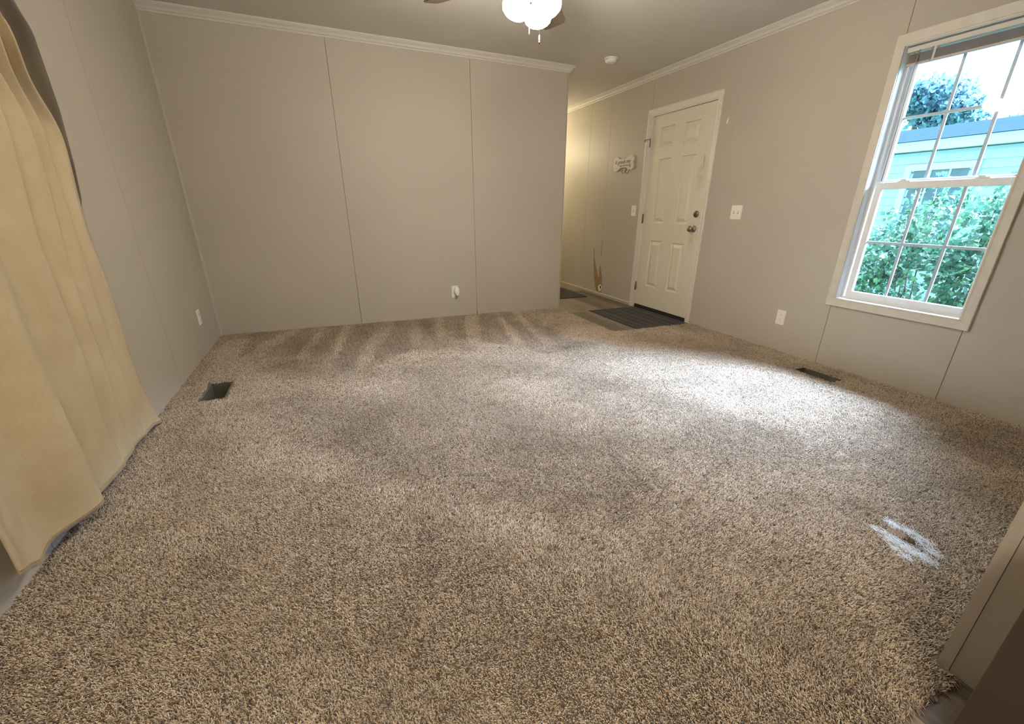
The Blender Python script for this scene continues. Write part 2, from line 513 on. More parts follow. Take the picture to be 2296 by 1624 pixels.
# corner strips
m = MB(); m.box((W1, D + TH - .012, .165), (W1 + .012, D + TH + .004, 2.372))
tag(m.build('trim_3', MT['trim'], bevel=.002), kind='structure')
m = MB(); m.prism([(0, D, FZ), (.016, D, FZ), (.014, D - .008, FZ), (.008, D - .014, FZ), (0, D - .016, FZ)], (0, 0, H - FZ - .002))
tag(m.build('trim_4', MT['wall']), kind='structure')
m = MB()
m.prism([(RX, 3.80, FZ), (RX - .010, 3.80, FZ), (RX - .010, 3.80, .018), (RX - .004, 3.80, .026), (RX, 3.80, .026)], (0, 3.9, 0))
tag(m.build('baseboard_right', MT['base']), kind='structure')
# peeled strip of pale vinyl along the hall baseboard
# ------------------------------------------------------------------ window
WX = RX
win = thing('window_1', None, None, (RX, 1.0, .511)); win['kind'] = 'structure'


def frame_ring(m, u0, v0, u1, v1, wl, wr, wb, wt, x0, x1, mi=0):
    """rectangular frame in yz plane between x0..x1; outer rect, member widths (left=u1 side)"""
    m.box((x0, u0, v0), (x1, u0 + wr, v1), mi); m.box((x0, u1 - wl, v0), (x1, u1, v1), mi)
    m.box((x0, u0 + wr, v0), (x1, u1 - wl, v0 + wb), mi); m.box((x0, u0 + wr, v1 - wt), (x1, u1 - wl, v1), mi)


def mitred_casing(m, inner, outer, x, prof):
    """prof: list of (t 0..1 inner->outer, height off wall)"""
    (a0, b0, a1, b1), (c0, d0, c1, d1) = inner, outer
    ci = [(a0, b0), (a1, b0), (a1, b1), (a0, b1)]; co_ = [(c0, d0), (c1, d0), (c1, d1), (c0, d1)]
    q = len(prof); vs_ = []
    for k in range(4):
        for t, h in prof:
            vs_.append((x - h, ci[k][0] + (co_[k][0] - ci[k][0]) * t, ci[k][1] + (co_[k][1] - ci[k][1]) * t))
    fs = []
    for k in range(4):
        k2 = (k + 1) % 4
        for j in range(q - 1): fs.append((k * q + j, k * q + j + 1, k2 * q + j + 1, k2 * q + j))
    m.add(vs_, fs)


m = MB()
mitred_casing(m, WIN, (.576, .452, 1.424, 2.102), RX, [(0, 0), (0, .013), (.12, .014), (.2, .012), (.8, .016), (.95, .018), (1, .016), (1, 0)])
m.build('casing', MT['winwood'], win)
m = MB(); frame_ring(m, WIN[0] - .006, WIN[1] - .006, WIN[2] + .006, WIN[3] + .006, .008, .008, .008, .008, RX - .002, RX + .118)
m.build('jamb_liner', MT['jamb'], win)
# vinyl main frame with side tracks
m = MB()
frame_ring(m, WIN[0] + .002, WIN[1] + .002, WIN[2] - .002, WIN[3] - .002, .012, .012, .014, .02, RX + .05, RX + .116)
for y0, y1 in ((WIN[0] + .014, WIN[0] + .020), (WIN[2] - .020, WIN[2] - .014)):
    for x0 in (RX + .052, RX + .082, RX + .110): m.box((x0, y0, WIN[1] + .01), (x0 + .004, y1, WIN[3] - .02))
m.build('window_frame', MT['vinylw'], win)


def sash(name, u0, v0, u1, v1, gl, x0, x1, gx, mv, mh):
    s = MB()
    frame_ring(s, u0, v0, u1, v1, u1 - gl[2], gl[0] - u0, gl[1] - v0, v1 - gl[3], x0, x1)
    o = s.build(name, MT['vinylw'], win, bevel=.003)
    g = MB(); g.box((gx, gl[0] - .004, gl[1] - .004), (gx + .003, gl[2] + .004, gl[3] + .004)); p = g.build('pane', MT['glass'], o)
    q = MB()
    for y in mv: q.box((gx + .0045, y - .0085, gl[1]), (gx + .0105, y + .0085, gl[3]))
    for z in mh: q.box((gx + .0046, gl[0], z - .0085), (gx + .0104, gl[2], z + .0085))
    q.build('muntin_grid', MT['muntin'], o)
    return o


low = sash('lower_sash', .648, .525, 1.345, 1.284, (.665, .566, 1.306, 1.242), RX + .052, RX + .078, RX + .063, (.864, 1.094), (.905,))
up = sash('upper_sash', .652, 1.262, 1.352, 2.012, (.672, 1.300, 1.322, 1.985), RX + .084, RX + .108, RX + .095, (.862, 1.099), (1.658,))
m = MB()
for y in (1.19, .80):
    m.box((RX + .055, y - .035, 1.284), (RX + .076, y + .035, 1.292)); m.box((RX + .058, y - .012, 1.292), (RX + .074, y + .022, 1.301))
    m.build('sash_lock', MT['vinylw'], win, bevel=.002); m = MB()
st = MB(); sy0, sy1, sz0, sz1 = .915, 1.022, .629, .684; gx = RX + .0618
for a, b in (((gx, sy0, sz0), (gx + .001, sy1, sz0 + .0022)), ((gx, sy0, sz1 - .0022), (gx + .001, sy1, sz1)), ((gx, sy0, sz0), (gx + .001, sy0 + .0022, sz1)), ((gx, sy1 - .0022, sz0), (gx + .001, sy1, sz1))): st.box(a, b)
for k in range(8):
    z = sz1 - .007 - k * .0056; y = sy1 - .006
    while y > sy0 + .01:
        wd = random.uniform(.006, .016); y2 = max(y - wd, sy0 + .005); st.box((gx, y2, z - .0009), (gx + .0008, y, z + .0009)); y = y2 - .0025
tag(st.build('sticker', MT['sticker'], low), 'small outlined warning sticker printed in dark green')

# mini blind pulled right up
bl = thing('mini_blind', 'raised beige mini blind stacked at the top of the window', 'blind', (RX + .03, 1.0, 2.0))
m = MB(); m.box((RX + .012, .642, 2.001), (RX + .040, 1.364, 2.027)); m.build('headrail', MT['blindrail'], bl, bevel=.002)
m = MB()
for k in range(17):
    z = 1.944 + k * .0027
    dx = random.uniform(-.0012, .0012); dy = random.uniform(-.002, .002)
    m.prism([(RX + .013 + dx, .648 + dy, z), (RX + .026 + dx, .648 + dy, z + .0016), (RX + .039 + dx, .648 + dy, z), (RX + .039 + dx, .648 + dy, z + .0007), (RX + .026 + dx, .648 + dy, z + .0023), (RX + .013 + dx, .648 + dy, z + .0007)], (0, .706, 0))
m.build('slat_stack', MT['blind'], bl)
m = MB(); m.box((RX + .015, .648, 1.931), (RX + .037, 1.354, 1.943)); m.build('bottom_rail', MT['blind'], bl, bevel=.002)
for y in (1.215, .80):
    m = MB()
    for x in (RX + .0105, RX + .041): m.box((x, y - .006, 1.935), (x + .0012, y + .006, 2.003))
    m.build('ladder_tape', MT['blindrail'], bl)
m = MB(); m.tube([(RX + .010, 1.292, 2.004), (RX + .006, 1.294, 1.98), (RX + .008, 1.294, 1.6), (RX + .012, 1.298, 1.29)], .0030, 6)
m.build('tilt_wand', MT['cord'], bl)
m = MB()
for dy in (0, .005): m.tube([(RX + .010, 1.225 + dy, 2.004), (RX + .010, 1.225 + dy, 1.93)], .001, 5)
m.build('lift_cord', MT['cord'], bl)

# ------------------------------------------------------------------ entry door
dr = thing('door_1', None, None, (RX, 3.275, FZ)); dr['kind'] = 'structure'
m = MB()
for k, (y0, y1, z0, z1) in enumerate(((2.769, 2.826, FZ, 2.098), (3.724, 3.801, FZ, 2.098))):
    pass
# casing: two legs and a head, mitred, with a stepped profile
prof = [(0, 0), (0, .012), (.15, .013), (.22, .009), (.35, .011), (.85, .017), (1, .014), (1, 0)]
inner = (2.824, FZ, 3.726, 2.028); outer = (2.767, FZ, 3.797, 2.098)
q = len(prof)
ci = [(inner[0], FZ), (inner[0], inner[3]), (inner[2], inner[3]), (inner[2], FZ)]
co_ = [(outer[0], FZ), (outer[0], outer[3]), (outer[2], outer[3]), (outer[2], FZ)]
vs_ = [(RX - h, ci[k][0] + (co_[k][0] - ci[k][0]) * t, ci[k][1] + (co_[k][1] - ci[k][1]) * t) for k in range(4) for t, h in prof]
m.add(vs_, [(k * q + j, k * q + j + 1, (k + 1) * q + j + 1, (k + 1) * q + j) for k in range(3) for j in range(q - 1)])
m.build('casing', MT['casing'], dr)
m = MB()
m.box((RX, 2.812, FZ), (RX + .118, 2.826, 2.037)); m.box((RX, 3.724, FZ), (RX + .118, 3.738, 2.037)); m.box((RX, 2.826, 2.028), (RX + .118, 3.724, 2.037))
m.build('door_jamb', MT['casing'], dr)
m = MB(); m.box((RX + .004, 2.826, FZ), (RX + .118, 3.724, .010)); m.box((RX + .03, 2.826, .0101), (RX + .10, 3.724, .017))
tag(m.build('threshold', MT['black'], dr), 'dark gap and threshold under the door')
# slab with six raised panels
PAN = [(3.373, 1.720, 3.582, 1.909), (3.020, 1.712, 3.218, 1.904), (3.373, .968, 3.566, 1.610), (3.015, .970, 3.203, 1.610), (3.366, .266, 3.556, .781), (3.018, .265, 3.203, .777)]
xs = RX + .006
m = MB()
for r in rect_minus((2.829, .024, 3.721, 2.025), [(p[0], p[1], p[2], p[3]) for p in PAN]):
    m.box((xs, r[0], r[1]), (xs + .04, r[2], r[3]))
for a0, b0, a1, b1 in PAN:
    rings = [(0, 0), (.004, .010), (.012, .013), (.022, .012), (.046, .002), (.050, .001)]
    vs_ = []
    for ins, dep in rings: vs_ += [(xs + dep, a0 + ins, b0 + ins), (xs + dep, a1 - ins, b0 + ins), (xs + dep, a1 - ins, b1 - ins), (xs + dep, a0 + ins, b1 - ins)]
    fs = [(4 * k + j, 4 * k + (j + 1) % 4, 4 * k + 4 + (j + 1) % 4, 4 * k + 4 + j) for k in range(len(rings) - 1) for j in range(4)]
    e = 4 * (len(rings) - 1); fs.append((e, e + 1, e + 2, e + 3))
    m.add(vs_, fs)
    m.box((xs + .02, a0, b0), (xs + .04, a1, b1))
slab = m.build('door_slab', MT['door'], dr)
m = MB(); m.box((xs - .002, 2.833, .014), (xs + .006, 3.718, .030)); m.build('door_sweep', MT['black'], dr)
m = MB(); m.lathe([(.033, 0), (.033, .004), (.026, .009), (.011, .011), (.011, .030), (.016, .034), (.026, .044), (.029, .056), (.025, .066), (.012, .072), (0, .073)], (xs, 2.905, .930), (-1, 0, 0), 24)
m.build('door_knob', MT['nickel'], dr)
m = MB(); m.lathe([(.032, 0), (.032, .006), (.027, .014), (.014, .016), (0, .016)], (xs, 2.900, 1.068), (-1, 0, 0), 24)
m.box((xs - .030, 2.897, 1.052), (xs - .014, 2.903, 1.084)); m.build('deadbolt', MT['nickel'], dr)
for z in (.244, 1.011):
    m = MB(); m.tube([(RX - .008, 3.722, z - .05), (RX - .008, 3.722, z + .05)], .007, 10); m.box((RX - .006, 3.716, z - .048), (RX + .002, 3.736, z + .048)); m.build('hinge', MT['hinge'], dr)
m = MB(); m.tube([(RX - .012, 3.722, 1.74), (RX - .012, 3.724, 1.825)], .006, 8); m.box((RX - .019, 3.722, 1.812), (RX - .012, 3.81, 1.824)); m.box((RX - .022, 3.790, 1.800), (RX - .002, 3.818, 1.822))
m.build('door_latch', MT['hinge'], dr)
m = MB()
for z in (.90, 1.06): m.box((RX - .001, 2.824, z - .03), (RX + .01, 2.8295, z + .03))
m.build('strike_plate', MT['hinge'], dr)

# ------------------------------------------------------------------ electrical plates
def slots(c, u, v, n, parent):
    """three openings of one receptacle, each a piece of its own"""
    for du in (-.0065, .0065):
        q_ = c + v * .003 + u * du; m = MB()
        m.prism([q_ - u * .0012 - v * .0045, q_ + u * .0012 - v * .0045, q_ + u * .0012 + v * .0045, q_ - u * .0012 + v * .0045], n * .0004)
        m.build('slot', MT['slot'], parent)
    q_ = c - v * .008; m = MB()
    m.prism([q_ + u * (.0026 * math.cos(a)) + v * (.0026 * math.sin(a)) for a in [k * PI / 4 for k in range(8)]], n * .0004)
    m.build('ground_hole', MT['slot'], parent)


def plate(name, label, cat, o, u, n, w_, h_, kind, mat='plate', group=None):
    """o centre on wall, u horizontal direction along wall, n normal into room"""
    t = thing(name, label, cat, o, group); o = Vector(o); u = Vector(u); n = Vector(n); v = Vector((0, 0, 1))
    m = MB(); R_ = [(1, 0), (1, .002), (.94, .0055)]
    vs_ = []
    for s_, d_ in R_:
        hw, hh = w_ / 2 - (1 - s_) * .05, h_ / 2 - (1 - s_) * .05
        vs_ += [o + u * a * hw + v * b * hh + n * d_ for a, b in ((-1, -1), (1, -1), (1, 1), (-1, 1))]
    fs = [(4 * k + j, 4 * k + (j + 1) % 4, 4 * k + 4 + (j + 1) % 4, 4 * k + 4 + j) for k in range(2) for j in range(4)] + [(8, 9, 10, 11), (0, 3, 2, 1)]
    m.add(vs_, fs); m.build('cover_plate', MT[mat], t)
    if kind == 'outlet':
        for dz in (-.0205, .0205):
            m = MB(); c = o + v * dz + n * .0055
            m.prism([c + u * (.0165 * math.cos(a)) + v * (max(-.0125, min(.0125, .0165 * math.sin(a)))) for a in [k * PI / 10 for k in range(20)]], n * .0015)
            rc_ = m.build('receptacle', MT['platew'], t); slots(c + n * .0016, u, v, n, rc_)
    else:
        for du in kind:
            m = MB(); c = o + u * du + n * .0055
            m.prism([c - u * .0052 - v * .012, c + u * .0052 - v * .012, c + u * .0052 + v * .012, c - u * .0052 + v * .012], n * .0008)
            m.build('switch_slot', MT['cord'], t)
            m = MB(); c = c + v * .002
            m.prism([c - u * .004 - v * .005, c + u * .004 - v * .005, c + u * .004 + v * .004, c - u * .004 + v * .004], n * .010 + v * .006)
            m.build('toggle', MT['platew'], t)
    return t


plate('wall_outlet', 'white outlet plate low on the left wall near the corner', 'outlet', (0, 3.415, .282), (0, 1, 0), (1, 0, 0), .07, .115, 'outlet', 'platew')
plate('wall_outlet', 'ivory outlet behind the plug-in air freshener', 'outlet', (2.200, D, .262), (1, 0, 0), (0, -1, 0), .070, .125, 'outlet')
plate('wall_outlet', 'ivory outlet plate below and left of the window', 'outlet', (RX, 1.760, .276), (0, 1, 0), (-1, 0, 0), .078, .122, 'outlet')
plate('light_switch', 'narrow single light switch left of the door', 'light switch', (RX, 3.910, 1.092), (0, 1, 0), (-1, 0, 0), .082, .118, (0,))
plate('light_switch', 'wide double light switch plate right of the door', 'light switch', (RX, 2.412, 1.088), (0, 1, 0), (-1, 0, 0), .118, .120, (-.023, .023))

# plug-in air freshener
af = thing('air_freshener', 'white plug-in air freshener on the back wall outlet', 'air freshener', (2.212, D - .007, .255))
m = MB()
pts = [(2.216 + .026 * math.cos(a), D - .012, .272 + .046 * math.sin(a)) for a in [k * PI / 14 for k in range(28)]]
m.prism(pts, (0, -.030, 0), 0, True); m.build('housing', MT['platew'], af, bevel=.004)
m = MB(); m.prism([(2.216 + .019 * math.cos(a), D - .0425, .258 + .034 * math.sin(a)) for a in [k * PI / 14 for k in range(28)]], (0, -.008, 0), 0, True)
m.build('front_cover', MT['platew'], af, bevel=.003)
m = MB(); m.lathe([(.014, 0), (.016, .004), (.016, .016), (.012, .02)], (2.216, D - .026, .212), (0, 0, 1), 16); m.build('refill_bottle', MT['cord'], af)
m = MB(); m.box((2.208, D - .013, .268), (2.224, D - .006, .286)); m.build('plug', MT['platew'], af)

# ------------------------------------------------------------------ smoke detector
sd = thing('smoke_detector', 'round white smoke detector on the ceiling', 'smoke detector', (3.72, 3.56, H))
m = MB(); m.lathe([(.062, 0), (.064, -.006), (.060, -.012), (.052, -.013)], (3.72, 3.56, H), seg=28); m.build('base', MT['platew'], sd)
m = MB(); m.lathe([(.056, -.012), (.056, -.020), (.050, -.034), (.036, -.040), (0, -.041)], (3.72, 3.56, H), seg=28); m.build('cover', MT['platew'], sd)

# ------------------------------------------------------------------ ceiling fan
fan = thing('ceiling_fan', 'brown five-blade ceiling fan with three lit glass shades', 'ceiling fan', (FANX, FANY, H))
c = (FANX, FANY, 0)
m = MB(); m.lathe([(.068, H), (.070, H - .012), (.050, H - .045), (.018, H - .052)], c); m.build('canopy', MT['fanmetal'], fan)
m = MB(); m.lathe([(.014, H - .05), (.014, 2.27)], c, seg=12); m.build('downrod', MT['fanmetal'], fan)
m = MB(); m.lathe([(.03, 2.275), (.095, 2.262), (.115, 2.235), (.118, 2.190), (.100, 2.160), (.055, 2.148), (.050, 2.112), (.062, 2.104), (.062, 2.082), (.03, 2.070), (0, 2.070)], c, seg=32)
m.build('motor_housing', MT['fanmetal'], fan)
BZ = 2.172
for k in range(5):
    a = math.radians(FA0 if False else 54.0) + k * 2 * PI / 5
    d = Vector((math.cos(a), math.sin(a), 0)); n = Vector((-math.sin(a), math.cos(a), 0)); tl = -.26
    m = MB(); top = []; bot = []
    outl = [(.17, -.048), (.30, -.056), (.50, -.064), (.645, -.068), (.672, -.060), (.680, -.040), (.682, 0), (.680, .040), (.672, .060), (.645, .068), (.50, .064), (.30, .056), (.17, .048)]
    for r_, s_ in outl:
        top.append(Vector((FANX, FANY, BZ)) + d * r_ + n * s_ + Vector((0, 0, tl * s_)))
    m.prism(top, (0, 0, .006)); b = m.build('blade', MT['blade'], fan)
    m = MB()
    m.box((0, -.010, -.004), (.13, .010, .002)); m.box((.11, -.032, -.004), (.19, .032, .002))
    m.v = [tuple(Vector((FANX, FANY, BZ - .004)) + d * (.075 + p[0]) + n * p[1] + Vector((0, 0, p[2] + tl * p[1]))) for p in m.v]
    m.build('blade_iron', MT['fanmetal'], b)
SH = [172, 52, -68]
for k, dg_ in enumerate(SH):
    a = math.radians(dg_); d = Vector((math.cos(a), math.sin(a), 0))
    p0 = Vector((FANX, FANY, 2.100)) + d * .055
    ax = (d * .30 + Vector((0, 0, -1))).normalized()
    m = MB(); m.tube([p0 - d * .02, p0 + d * .015, p0 + d * .02 + ax * .02], .009, 8); m.lathe([(.012, 0), (.024, .008), (.026, .022)], p0 + d * .015, ax, 16)
    arm = m.build('lamp_arm', MT['fanmetal'], fan)
    m = MB(); m.lathe([(.022, 0), (.040, .006), (.060, .022), (.069, .045), (.070, .064), (.063, .082), (.046, .096), (.024, .104), (0, .107)], p0 + d * .015 + ax * .018, ax, 28)
    tag(m.build('lamp_shade', MT['shade'], arm), 'glowing frosted glass shade')
for (x, y, z0, bob) in ((FANX - .044, FANY - .046, 1.908, False), (FANX + .020, FANY - .030, 1.886, True)):
    m = MB(); m.tube([(x, y, 2.075), (x, y, z0 + .03)], .0010, 6)
    if not bob: m.lathe([(0, 0), (.0022, .003), (.0022, .016), (.001, .032)], (x, y, z0), seg=8)
    o = m.build('pull_chain', MT['brass'], fan)
    if bob:
        m = MB(); m.lathe([(.0015, .034), (.0035, .028), (.0042, .014), (.004, .008)], (x, y, z0), seg=12); m.build('bob', MT['brass'], o)
        m = MB(); m.lathe([(0, -.003), (.004, 0), (.0048, .005), (.004, .010), (0, .012)], (x, y, z0 - .002), seg=12); tag(m.build('bob_tip', MT['darkbob'], o), 'dark wooden bob tip')

# ------------------------------------------------------------------ bone shaped hook sign
sg = thing('bone_sign', 'white bone-shaped hook plaque with black script, left of the door', 'sign', (RX - .003, 4.18, 1.62))
OUT = [(4.389, 1.578), (4.397, 1.612), (4.372, 1.630), (4.390, 1.655), (4.375, 1.684), (4.345, 1.698), (4.310, 1.694), (4.280, 1.680), (4.262, 1.668), (4.225, 1.667), (4.140, 1.664), (4.118, 1.668), (4.098, 1.682), (4.068, 1.695), (4.030, 1.697), (3.992, 1.684), (3.974, 1.658), (3.980, 1.634), (3.998, 1.618), (3.980, 1.598), (3.973, 1.572), (3.990, 1.550), (4.020, 1.540), (4.052, 1.540), (4.085, 1.552), (4.112, 1.570), (4.180, 1.573), (4.240, 1.571), (4.262, 1.560), (4.290, 1.545), (4.330, 1.537), (4.370, 1.548)]


def smooth_loop(P, it=2):
    for _ in range(it):
        Q = []
        for i in range(len(P)):
            a, b = P[i], P[(i + 1) % len(P)]
            Q += [(a[0] * .75 + b[0] * .25, a[1] * .75 + b[1] * .25), (a[0] * .25 + b[0] * .75, a[1] * .25 + b[1] * .75)]
        P = Q
    return P


m = MB(); m.prism([(RX - .003, y, z) for y, z in smooth_loop(OUT)], (-.012, 0, 0)); m.build('board', MT['board'], sg)
fx = RX - .0153
text_mesh('lettering', 'goods me', .062, MT['ink'], sg, (fx, 4.175, 1.634), (0, -1, 0), (0, 0, 1), shear=.45)
text_mesh('lettering', 'AND THE DOG', .027, MT['ink2'], sg, (fx, 4.165, 1.592), (0, -1, 0), (0, 0, 1))
for y, z in ((4.332, 1.634), (4.050, 1.586)):
    m = MB(); m.prism([(fx, y + .011 * math.cos(a), z - .006 + .009 * math.sin(a)) for a in [k * PI / 6 for k in range(12)]], (-.0008, 0, 0))
    for dy, dz in ((-.013, .008), (-.005, .015), (.005, .015), (.013, .008)):
        m.prism([(fx, y + dy + .0036 * math.cos(a), z + dz + .0048 * math.sin(a)) for a in [k * PI / 4 for k in range(8)]], (-.0008, 0, 0))
    m.build('paw_print', MT['ink'], sg)
for y in (4.158, 4.082):
    m = MB(); m.tube([(RX - .008, y + .034, 1.552), (RX - .014, y + .035, 1.535)] + [(RX - .024, y + .034 * math.cos(a), 1.533 - .025 * math.sin(a)) for a in [k * PI / 8 for k in range(9)]] + [(RX - .014, y - .034, 1.545), (RX - .006, y - .032, 1.574)], .0028, 8)
    m.build('hook', MT['hook'], sg)

# ------------------------------------------------------------------ damage on the right wall
tp = thing('torn_wall_patch', 'torn brown scar in the wallboard above the hall baseboard', 'wall damage', (RX, 4.58, .03))
ol = [(4.727, .600), (4.716, .595), (4.700, .500), (4.672, .430), (4.640, .370), (4.603, .300), (4.560, .225), (4.543, .215), (4.548, .300), (4.548, .375), (4.538, .400), (4.526, .380), (4.500, .310), (4.478, .240), (4.464, .170), (4.458, .100), (4.462, .045), (4.490, .030), (4.530, .028), (4.575, .036), (4.612, .062), (4.640, .120), (4.668, .210), (4.690, .320), (4.712, .450)]
m = MB(); m.prism([(RX, y, z) for y, z in ol], (-.0015, 0, 0)); m.build('torn_edge', MT['brownp'], tp)
m = MB(); m.prism([(RX - .0015, 4.503 + .044 * math.cos(a) * (1 + .12 * math.sin(3 * a)), .093 + .046 * math.sin(a) * (1 + .1 * math.cos(4 * a))) for a in [k * PI / 10 for k in range(20)]], (-.003, 0, 0))
sp_ = m.build('spackle', MT['spackle'], tp)
m = MB(); m.prism([(RX - .0045, 4.487 + .015 * math.cos(a), .105 + .020 * math.sin(a)) for a in [k * PI / 8 for k in range(16)]], (-.0006, 0, 0)); m.build('hole', MT['black'], sp_)
m = MB()
m.prism([(RX, 4.534, .720), (RX, 4.526, .720), (RX, 4.527, .540), (RX, 4.541, .525), (RX, 4.538, .62)], (-.0012, 0, 0))
tag(m.build('wall_tear', MT['brownp']), 'thin brown tear at the lower end of the hall wall seam', 'wall damage')
m = MB(); m.prism([(RX, 2.676, 1.872), (RX, 2.672, 1.850), (RX, 2.678, 1.822), (RX, 2.690, 1.812), (RX, 2.697, 1.822), (RX, 2.692, 1.845)], (-.003, 0, 0))
tag(m.build('wall_chip', MT['spackle']), 'small white chip on the wall right of the door top', 'wall damage')
m = MB(); m.prism([(2.443, D, .0), (2.448, D, .0), (2.449, D, .04), (2.446, D, .052), (2.442, D, .035)], (0, -.001, 0))
tag(m.build('wall_nick', MT['slot']), 'tiny dark nick at the foot of the back wall seam', 'wall damage')

# ------------------------------------------------------------------ door mats
def mat_obj(label, x0, y0, x1, y1):
    t = thing('door_mat', label, 'door mat', ((x0 + x1) / 2, (y0 + y1) / 2, FZ))
    m = MB(); m.box((x0, y0, FZ), (x1, y1, FZ + .008)); m.build('mat_base', MT['mat'], t, bevel=.004)
    m = MB(); z = FZ + .008
    for (a, b, c_, d_) in ((x0 + .02, y0 + .02, x1 - .02, y0 + .028), (x0 + .02, y1 - .028, x1 - .02, y1 - .02), (x0 + .02, y0 + .028, x0 + .028, y1 - .028), (x1 - .028, y0 + .028, x1 - .02, y1 - .028)): m.box((a, b, z), (c_, d_, z + .003))
    nx = int((x1 - x0 - .1) / .095); ny = int((y1 - y0 - .1) / .030)
    for i in range(nx):
        for j in range(ny):
            cx_ = x0 + .06 + (i + .5) * (x1 - x0 - .12) / nx; cy_ = y0 + .05 + (j + .5) * (y1 - y0 - .1) / ny
            r_ = Matrix.Rotation(.35 if (i % 2) else -.35, 3, 'Z')
            m.box((cx_ - .033, cy_ - .005, z), (cx_ + .033, cy_ + .005, z + .004), 0, r_)
    m.build('rib_pattern', MT['matrib'], t)


mat_obj('black ribbed rubber mat in front of the white door', 3.745, 2.765, RX - .012, 3.690)
mat_obj('dark mat lying farther down the hallway', 3.56, 4.475, 4.205, 5.40)

# ------------------------------------------------------------------ floor registers (open, recessed)
for (x0, y0, x1, y1), lb in zip(VENTS, ('open floor register without grille near the left wall', 'open floor register without grille below the window')):
    t = thing('floor_vent', lb, 'floor vent', ((x0 + x1) / 2, (y0 + y1) / 2, FZ))
    m = MB(); th = .002; zb = -.15
    m.box((x0, y0, zb), (x0 + th, y1, -.002)); m.box((x1 - th, y0, zb), (x1, y1, -.002)); m.box((x0 + th, y0, zb), (x1 - th, y0 + th, -.002)); m.box((x0 + th, y1 - th, zb), (x1 - th, y1, -.002))
    m.build('duct_collar', MT['duct'], t)
    m = MB(); m.box((x0 - .02, y0 - .02, zb - .01), (x1 + .02, y1 + .02, zb)); m.build('duct_bottom', MT['ductdark'], t)

# ------------------------------------------------------------------ carpet
ENTRY = (3.452, 2.752)                      # vinyl entry starts beyond this x and y
CY0 = -.415
HOLE = (2.778, -.100)                       # worn hole


def entry_edge_x(y): return 3.452 + .012 * math.sin(y * 9)


ct = thing('carpet', 'brown and beige flecked cut-pile carpet covering the room floor', 'carpet', (2.0, 1.8, FZ))
holes = [(a, b, c_, d_) for a, b, c_, d_ in VENTS] + [(ENTRY[0], ENTRY[1], 9, 9), (HOLE[0] - .026, HOLE[1] - .026, HOLE[0] + .026, HOLE[1] + .026), (2.3305, -.5, 9, -.377)]
m = MB()
for r in rect_minus((.0005, CY0, RX - .0005, D - .0005), holes): m.box((r[0], r[1], FZ), (r[2], r[3], FZ + .004))
m.build('carpet_backing', MT['backing'], ct)

# pile: a dozen small tuft clusters scattered over the floor
PALETTE = np.array([(.58, .49, .385), (.48, .40, .31), (.68, .60, .50), (.33, .26, .195), (.20, .15, .11), (.10, .075, .055), (.52, .49, .46), (.50, .37, .23), (.28, .25, .225)])
PW = np.array([.20, .14, .15, .10, .12, .11, .10, .04, .04]); PW = PW / PW.sum()
vcol = bpy.data.collections.new('tuft_variants')
CL = .050


def cluster(i, spread=1.05):
    n = 12; V = []; F = []; Cc = []
    for a in range(n):
        for b in range(n):
            x = ((a + .5) / n - .5) * CL + rng.uniform(-.0022, .0022); y = ((b + .5) / n - .5) * CL + rng.uniform(-.0022, .0022)
            if math.hypot(x, y) > CL * .60: continue
            th = rng.normal(0, spread); ln = rng.uniform(.003, .0085); h = rng.uniform(.0065, .0145)
            dx, dy = math.cos(th) * ln, math.sin(th) * ln
            curl = rng.uniform(-.0036, .0036); sx_, sy_ = -dy / ln * curl, dx / ln * curl
            P = [(x, y, 0), (x + dx * .30 + sx_, y + dy * .30 + sy_, h * .62), (x + dx * .75 + sx_ * .6, y + dy * .75 + sy_ * .6, h * .95), (x + dx * 1.15, y + dy * 1.15, h)]
            R_ = [.0009, .00125, .0012, .0007]; o = len(V); px_, py_ = -dy / ln, dx / ln
            c_ = PALETTE[rng.choice(len(PALETTE), p=PW)] * rng.uniform(.88, 1.12)
            for (qx, qy, qz), r_ in zip(P, R_):
                V += [(qx + px_ * r_, qy + py_ * r_, qz), (qx - px_ * r_, qy - py_ * r_, qz), (qx - dx / ln * r_ * .3, qy - dy / ln * r_ * .3, qz + r_ * 1.1)]
                Cc += [c_] * 3
            for s_ in range(3):
                for j in range(3):
                    F.append((o + s_ * 3 + j, o + s_ * 3 + (j + 1) % 3, o + s_ * 3 + 3 + (j + 1) % 3, o + s_ * 3 + 3 + j))
            F.append((o + 9, o + 10, o + 11))
    me = bpy.data.meshes.new('tufts'); me.from_pydata(V, [], F); me.materials.append(MT['carpet'])
    at = me.color_attributes.new('col', 'FLOAT_COLOR', 'POINT'); at.data.foreach_set('color', np.c_[np.minimum(np.array(Cc) * np.array([1.17, 1.155, 1.13]), .85), np.ones(len(Cc))].astype(np.float32).ravel())
    me.polygons.foreach_set('use_smooth', [True] * len(F))
    o_ = bpy.data.objects.new('tufts_%02d' % i, me); vcol.objects.link(o_)


